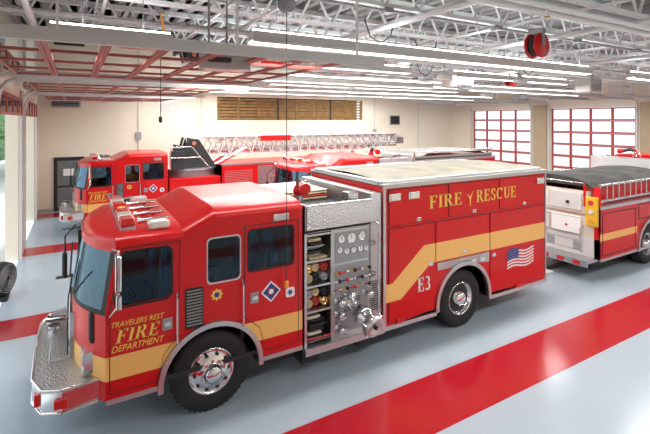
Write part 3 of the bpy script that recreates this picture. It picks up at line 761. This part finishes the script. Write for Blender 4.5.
for k,c in enumerate(BAYS[:3]):
    b=MB(); rows=7; L=4.3; w=4.2; y0=c-w/2; z=4.72
    for j in range(rows):
        x0=XL+.45+j*L/rows*.98; x1=x0+L/rows*.96
        b.box(x0,x0+.045,y0,y0+w,z-.02,z+.02,ODF); b.box(x1-.045,x1,y0,y0+w,z-.02,z+.02,ODF)
        for q in range(5):
            yc=y0+w*q/4; b.box(x0+.045,x1-.045,max(y0,yc-.03),min(y0+w,yc+.03),z-.02,z+.02,ODF)
        b.box(x0+.05,x1-.05,y0+.05,y0+w-.05,z-.003,z+.003,DGL)
    b.box(XL+.06,XL+.10,y0,y0+w,4.02,4.08,DREDF); b.box(XL+.06,XL+.10,y0,y0+w,4.42,4.50,DREDF); b.box(XL+.075,XL+.085,y0,y0+w,4.08,4.42,DGL)
    for q in range(5):
        yc=y0+w*q/4; b.box(XL+.06,XL+.10,max(y0,yc-.05),min(y0+w,yc+.05),4.08,4.42,DREDF)
    for yt in (y0-.06,y0+w+.06):
        b.box(XL+.35,XL+.35+L+.5,yt-.03,yt+.03,z-.06,z+.06,LGREY); b.box(XL+.02,XL+.08,yt-.04,yt+.04,0,4.3,LGREY)
        b.tube([(XL+.05,yt,4.2),(XL+.1,yt,4.5),(XL+.22,yt,4.66),(XL+.4,yt,4.72)],.04,LGREY)
        for xh in (XL+1.2,XL+3.0,XL+4.7): b.cyl((xh,yt,z),(xh,yt,ZC-.7),.02,JOIST,n=4)
    b.cyl((XL+.2,y0,5.0),(XL+.2,y0+w,5.0),.05,GREY,n=12); b.cyl((XL+.2,y0+.2,5.0),(XL+.2,y0+.9,5.0),.09,DARK); b.cyl((XL+.2,y0+w-.9,5.0),(XL+.2,y0+w-.2,5.0),.09,DARK)
    b.build('door_%d'%(k+5))
for k,c in enumerate(BAYS):
    b=MB()
    for yt in (c-2.2,c+2.2):
        b.box(XR-.08,XR-.02,yt-.04,yt+.04,0,4.6,LGREY); b.box(XR-4.9,XR-.35,yt-.03,yt+.03,4.86,4.96,LGREY)
        b.tube([(XR-.05,yt,4.5),(XR-.12,yt,4.75),(XR-.22,yt,4.86),(XR-.4,yt,4.91)],.04,LGREY)
        for xh in (XR-1.5,XR-3,XR-4.8): b.cyl((xh,yt,4.9),(xh,yt,ZC-.7),.02,JOIST,n=4)
    b.box(XR-5.4,XR-.2,c-.05,c+.05,4.95,5.03,GREY); b.box(XR-5.9,XR-5.4,c-.2,c+.2,4.88,5.15,GREY,.02)
    b.cyl((XR-.2,c-2.1,5.1),(XR-.2,c+2.1,5.1),.05,GREY,n=12)
    b.build('door_track')
LP=74
def strip(x0,x1,y,z=5.0,p=None):
    p=p or LP
    b=MB()
    b.box(x0,x1,y-.10,y+.10,z+.03,z+.16,LGREY)
    b.plate([(y-.10,z+.03),(y-.16,z-.01),(y-.15,z-.015),(y-.085,z+.02)],[],x0,x1,WHITE,'yz'); b.plate([(y+.10,z+.03),(y+.16,z-.01),(y+.15,z-.015),(y+.085,z+.02)],[],x0,x1,WHITE,'yz')
    for dy in (-.05,.05): b.cyl((x0+.03,y+dy,z+.005),(x1-.03,y+dy,z+.005),.02,TUBE,n=8)
    b.cyl((x0+.03,y,z+.185),(x1-.03,y,z+.185),.02,TUBE,n=8)  # glowing upper tube, added to go with the upward fill
    for xx in (x0+.4,x1-.4): b.cyl((xx,y,z+.1),(xx,y,ZC-.7),.008,GREY,n=4)
    b.build('strip_light')
    for nm,zz,en,rx,col in (('strip_lamp',z-.03,p,0,(1,.98,.95)),('added_ceiling_fill',z+.23,p*.20,pi,(.90,.97,1))):  # second lamp is an added cool upward fill, whitening joists against pink bounce
        l=bpy.data.lights.new(nm,'AREA'); l.shape='RECTANGLE'; l.size=x1-x0; l.size_y=.22; l.energy=en*(x1-x0)/2.4; l.color=col
        o=bpy.data.objects.new(nm,l); COL.objects.link(o); o.location=((x0+x1)/2,y,zz); o.rotation_euler=(rx,0,0)
for yb in (.2,5.6,11.2,-4.6):
    for a,c in ((.6,9.3),(11.3,19.5)): strip(a,c,yb,5.02)
for yb in (3.9,9.3,14.4):
    for a,c in ((.8,6.8),(8.6,14.6)): strip(a,c,yb,5.25)
strip(-1.9,-.35,.9,4.98)
for k,(x,y,z) in enumerate(((.45,.2,4.75),(2.2,6.85,5.0),(2.2,12.35,5.0))):
    b=MB(); b.box(x-.55,x+.1,y-.15,y+.15,z-.16,z+.14,STEEL,.015); b.box(x-3.2,x-.55,y-.035,y+.035,z+.06,z+.12,LGREY); b.cyl((x-.2,y,z+.14),(x-.2,y,ZC-.7),.015,GREY,n=6); b.cyl((x-.45,y,z+.14),(x-.45,y,ZC-.7),.015,GREY,n=6)
    b.cyl((x-.5,y-.16,z),(x-.2,y-.16,z),.07,DARK); b.build('door_opener')
b=MB(); x,y=1.02,-.12
b.lathe([(.0,-.06),(.12,-.06),(.12,-.045),(.08,-.04),(.08,.04),(.12,.045),(.12,.06),(0,.06)],(x,y,5.55),(0,1,0),GREY,20)
b.cyl((x,y,5.55),(x,y,5.72),.03,GREY); b.cyl((x,y,5.45),(x,y,1.6),.006,CABLE,n=6); b.lathe([(0,0),(.03,.02),(.03,.1),(0,.12)],(x,y,1.5),(0,0,1),ORANGE,10)
b.build('cord_reel')
b=MB(); x,y=-.35,1.9
b.tube([(x,y,5.7),(x+.05,y,5.4),(x-.1,y,5.1),(x+.15,y,4.95),(x+.1,y,5.25)],.02,ORANGE); b.cyl((x,y,5.1),(x,y,3.95),.006,CABLE,n=6); b.lathe([(0,0),(.03,.02),(.03,.1),(0,.12)],(x,y,3.85),(0,0,1),DARK,10); b.cyl((x,y,5.68),(x,y,5.75),.06,GREY)
b.build('air_hose_drop')
for (x,y) in ((7.3,3.0),(15,8),(10,2.6),(4,8)):
    b=MB(); b.lathe([(0,.12),(.05,.12),(.08,.05),(.20,-.02),(.22,-.12),(.20,-.12),(.0,-.05)],(x,y,5.15),(0,0,1),WHITE,24); b.cyl((x,y,5.25),(x,y,5.7),.015,GREY,n=6); b.build('pendant_lamp')
b=MB(); b.box(-2.45,-1.35,YB-.12,YB-.002,4.45,5.5,GREY,.01)
for k in range(12): b.box(-2.38,-1.42,YB-.15,YB-.11,4.53+k*.077,4.57+k*.077,DARK)
b.build('wall_louver')
b=MB(); b.box(-2.35,-1.2,YB-.05,YB-.003,0,2.3,BLACK); b.box(-2.22,-1.33,YB-.06,YB-.045,.15,2.15,P('door_pane',(.16,.18,.18),.1)); b.box(-2.22,-1.33,YB-.065,YB-.05,1.0,1.08,BLACK); b.cyl((-1.45,YB-.09,1.0),(-1.45,YB-.09,1.3),.015,CHROME); b.box(-2.0,-1.6,YB-.064,YB-.06,1.5,1.8,WHITE); b.build('door_9')
b=MB(); b.box(-.8,-.45,YB-.1,YB-.003,1.5,1.95,LGREY,.01); b.box(-.75,-.5,YB-.105,YB-.1,1.6,1.85,GFACE); b.build('electrical_box')
b=MB()
for x in (1.0,3.9,14.6,18.2): b.cyl((x,YB-.03,0),(x,YB-.03,6.2),.025,LGREY,n=8)
for x in (1.0,14.6): b.box(x-.12,x+.12,YB-.1,YB-.003,3.0,3.35,GREY,.01)
b.build('conduit')
b=MB(); b.box(15.8,16.6,YB-.08,YB-.003,3.6,4.2,GREY,.02); b.box(15.85,16.55,YB-.09,YB-.08,3.65,4.15,BLACK); b.build('wall_monitor')
b=MB(); b.box(2.0,2.8,YB-.03,YB-.003,4.3,4.8,LGREY); b.build('wall_sign')
b=MB()
fc=(-3.0,6.0,.44)
b.lathe([(.0,-.17),(.28,-.17),(.34,-.15),(.36,0),(.34,.15),(.31,.17)],fc,(.9,-.45,0),BLACK,28)
for k in range(6): b.lathe([(.06+k*.045,.17),(.066+k*.045,.18),(.072+k*.045,.17)],fc,(.9,-.45,0),GREY,24)
b.box(-3.2,-2.84,5.75,6.25,-.0,.09,BLACK,.01)
b.build('drum_fan')
R=random.Random(2)
for (tx,ty,th) in ((-4.6,34,7.5),(-7.2,30,8),(-6.0,42,9),(-10.5,36,8.5),(-9.0,26,7),(-13,30,8)):
    b=MB(); b.cyl((tx,ty,-.02),(tx,ty,th*.6),.18,WOOD,r1=.09,n=10)
    for k in range(26):
        a=R.random()*2*pi; rr_=R.random()**.5*2.0; zz=th*(.18+.72*R.random()); s=.7+R.random()*.6
        b.lathe([(0.01,-s),(s*.75,-s*.6),(s,0),(s*.75,s*.7),(0.01,s)],(tx+rr_*math.cos(a),ty+rr_*math.sin(a),zz),(R.random()*.4,R.random()*.4,1),GREEN,9)
    b.build('tree')
w=bpy.data.worlds.new('sky'); S.world=w; w.use_nodes=True
bg=w.node_tree.nodes['Background']; bg.inputs[0].default_value=(.86,.94,1,1); bg.inputs[1].default_value=1.7
l=bpy.data.lights.new('sun','SUN'); l.energy=2.5; l.angle=.02; l.color=(1,.95,.86); o=bpy.data.objects.new('sun',l); COL.objects.link(o); o.rotation_euler=(math.radians(48),math.radians(20),math.radians(160))
c=bpy.data.cameras.new('camera'); c.sensor_width=36; c.lens=23.98; c.shift_y=-.149; c.clip_start=.05; c.clip_end=300
o=bpy.data.objects.new('camera',c); COL.objects.link(o); o.location=(-1.60,-5.73,3.9); o.rotation_euler=(pi/2,0,-math.radians(30.1)); S.camera=o
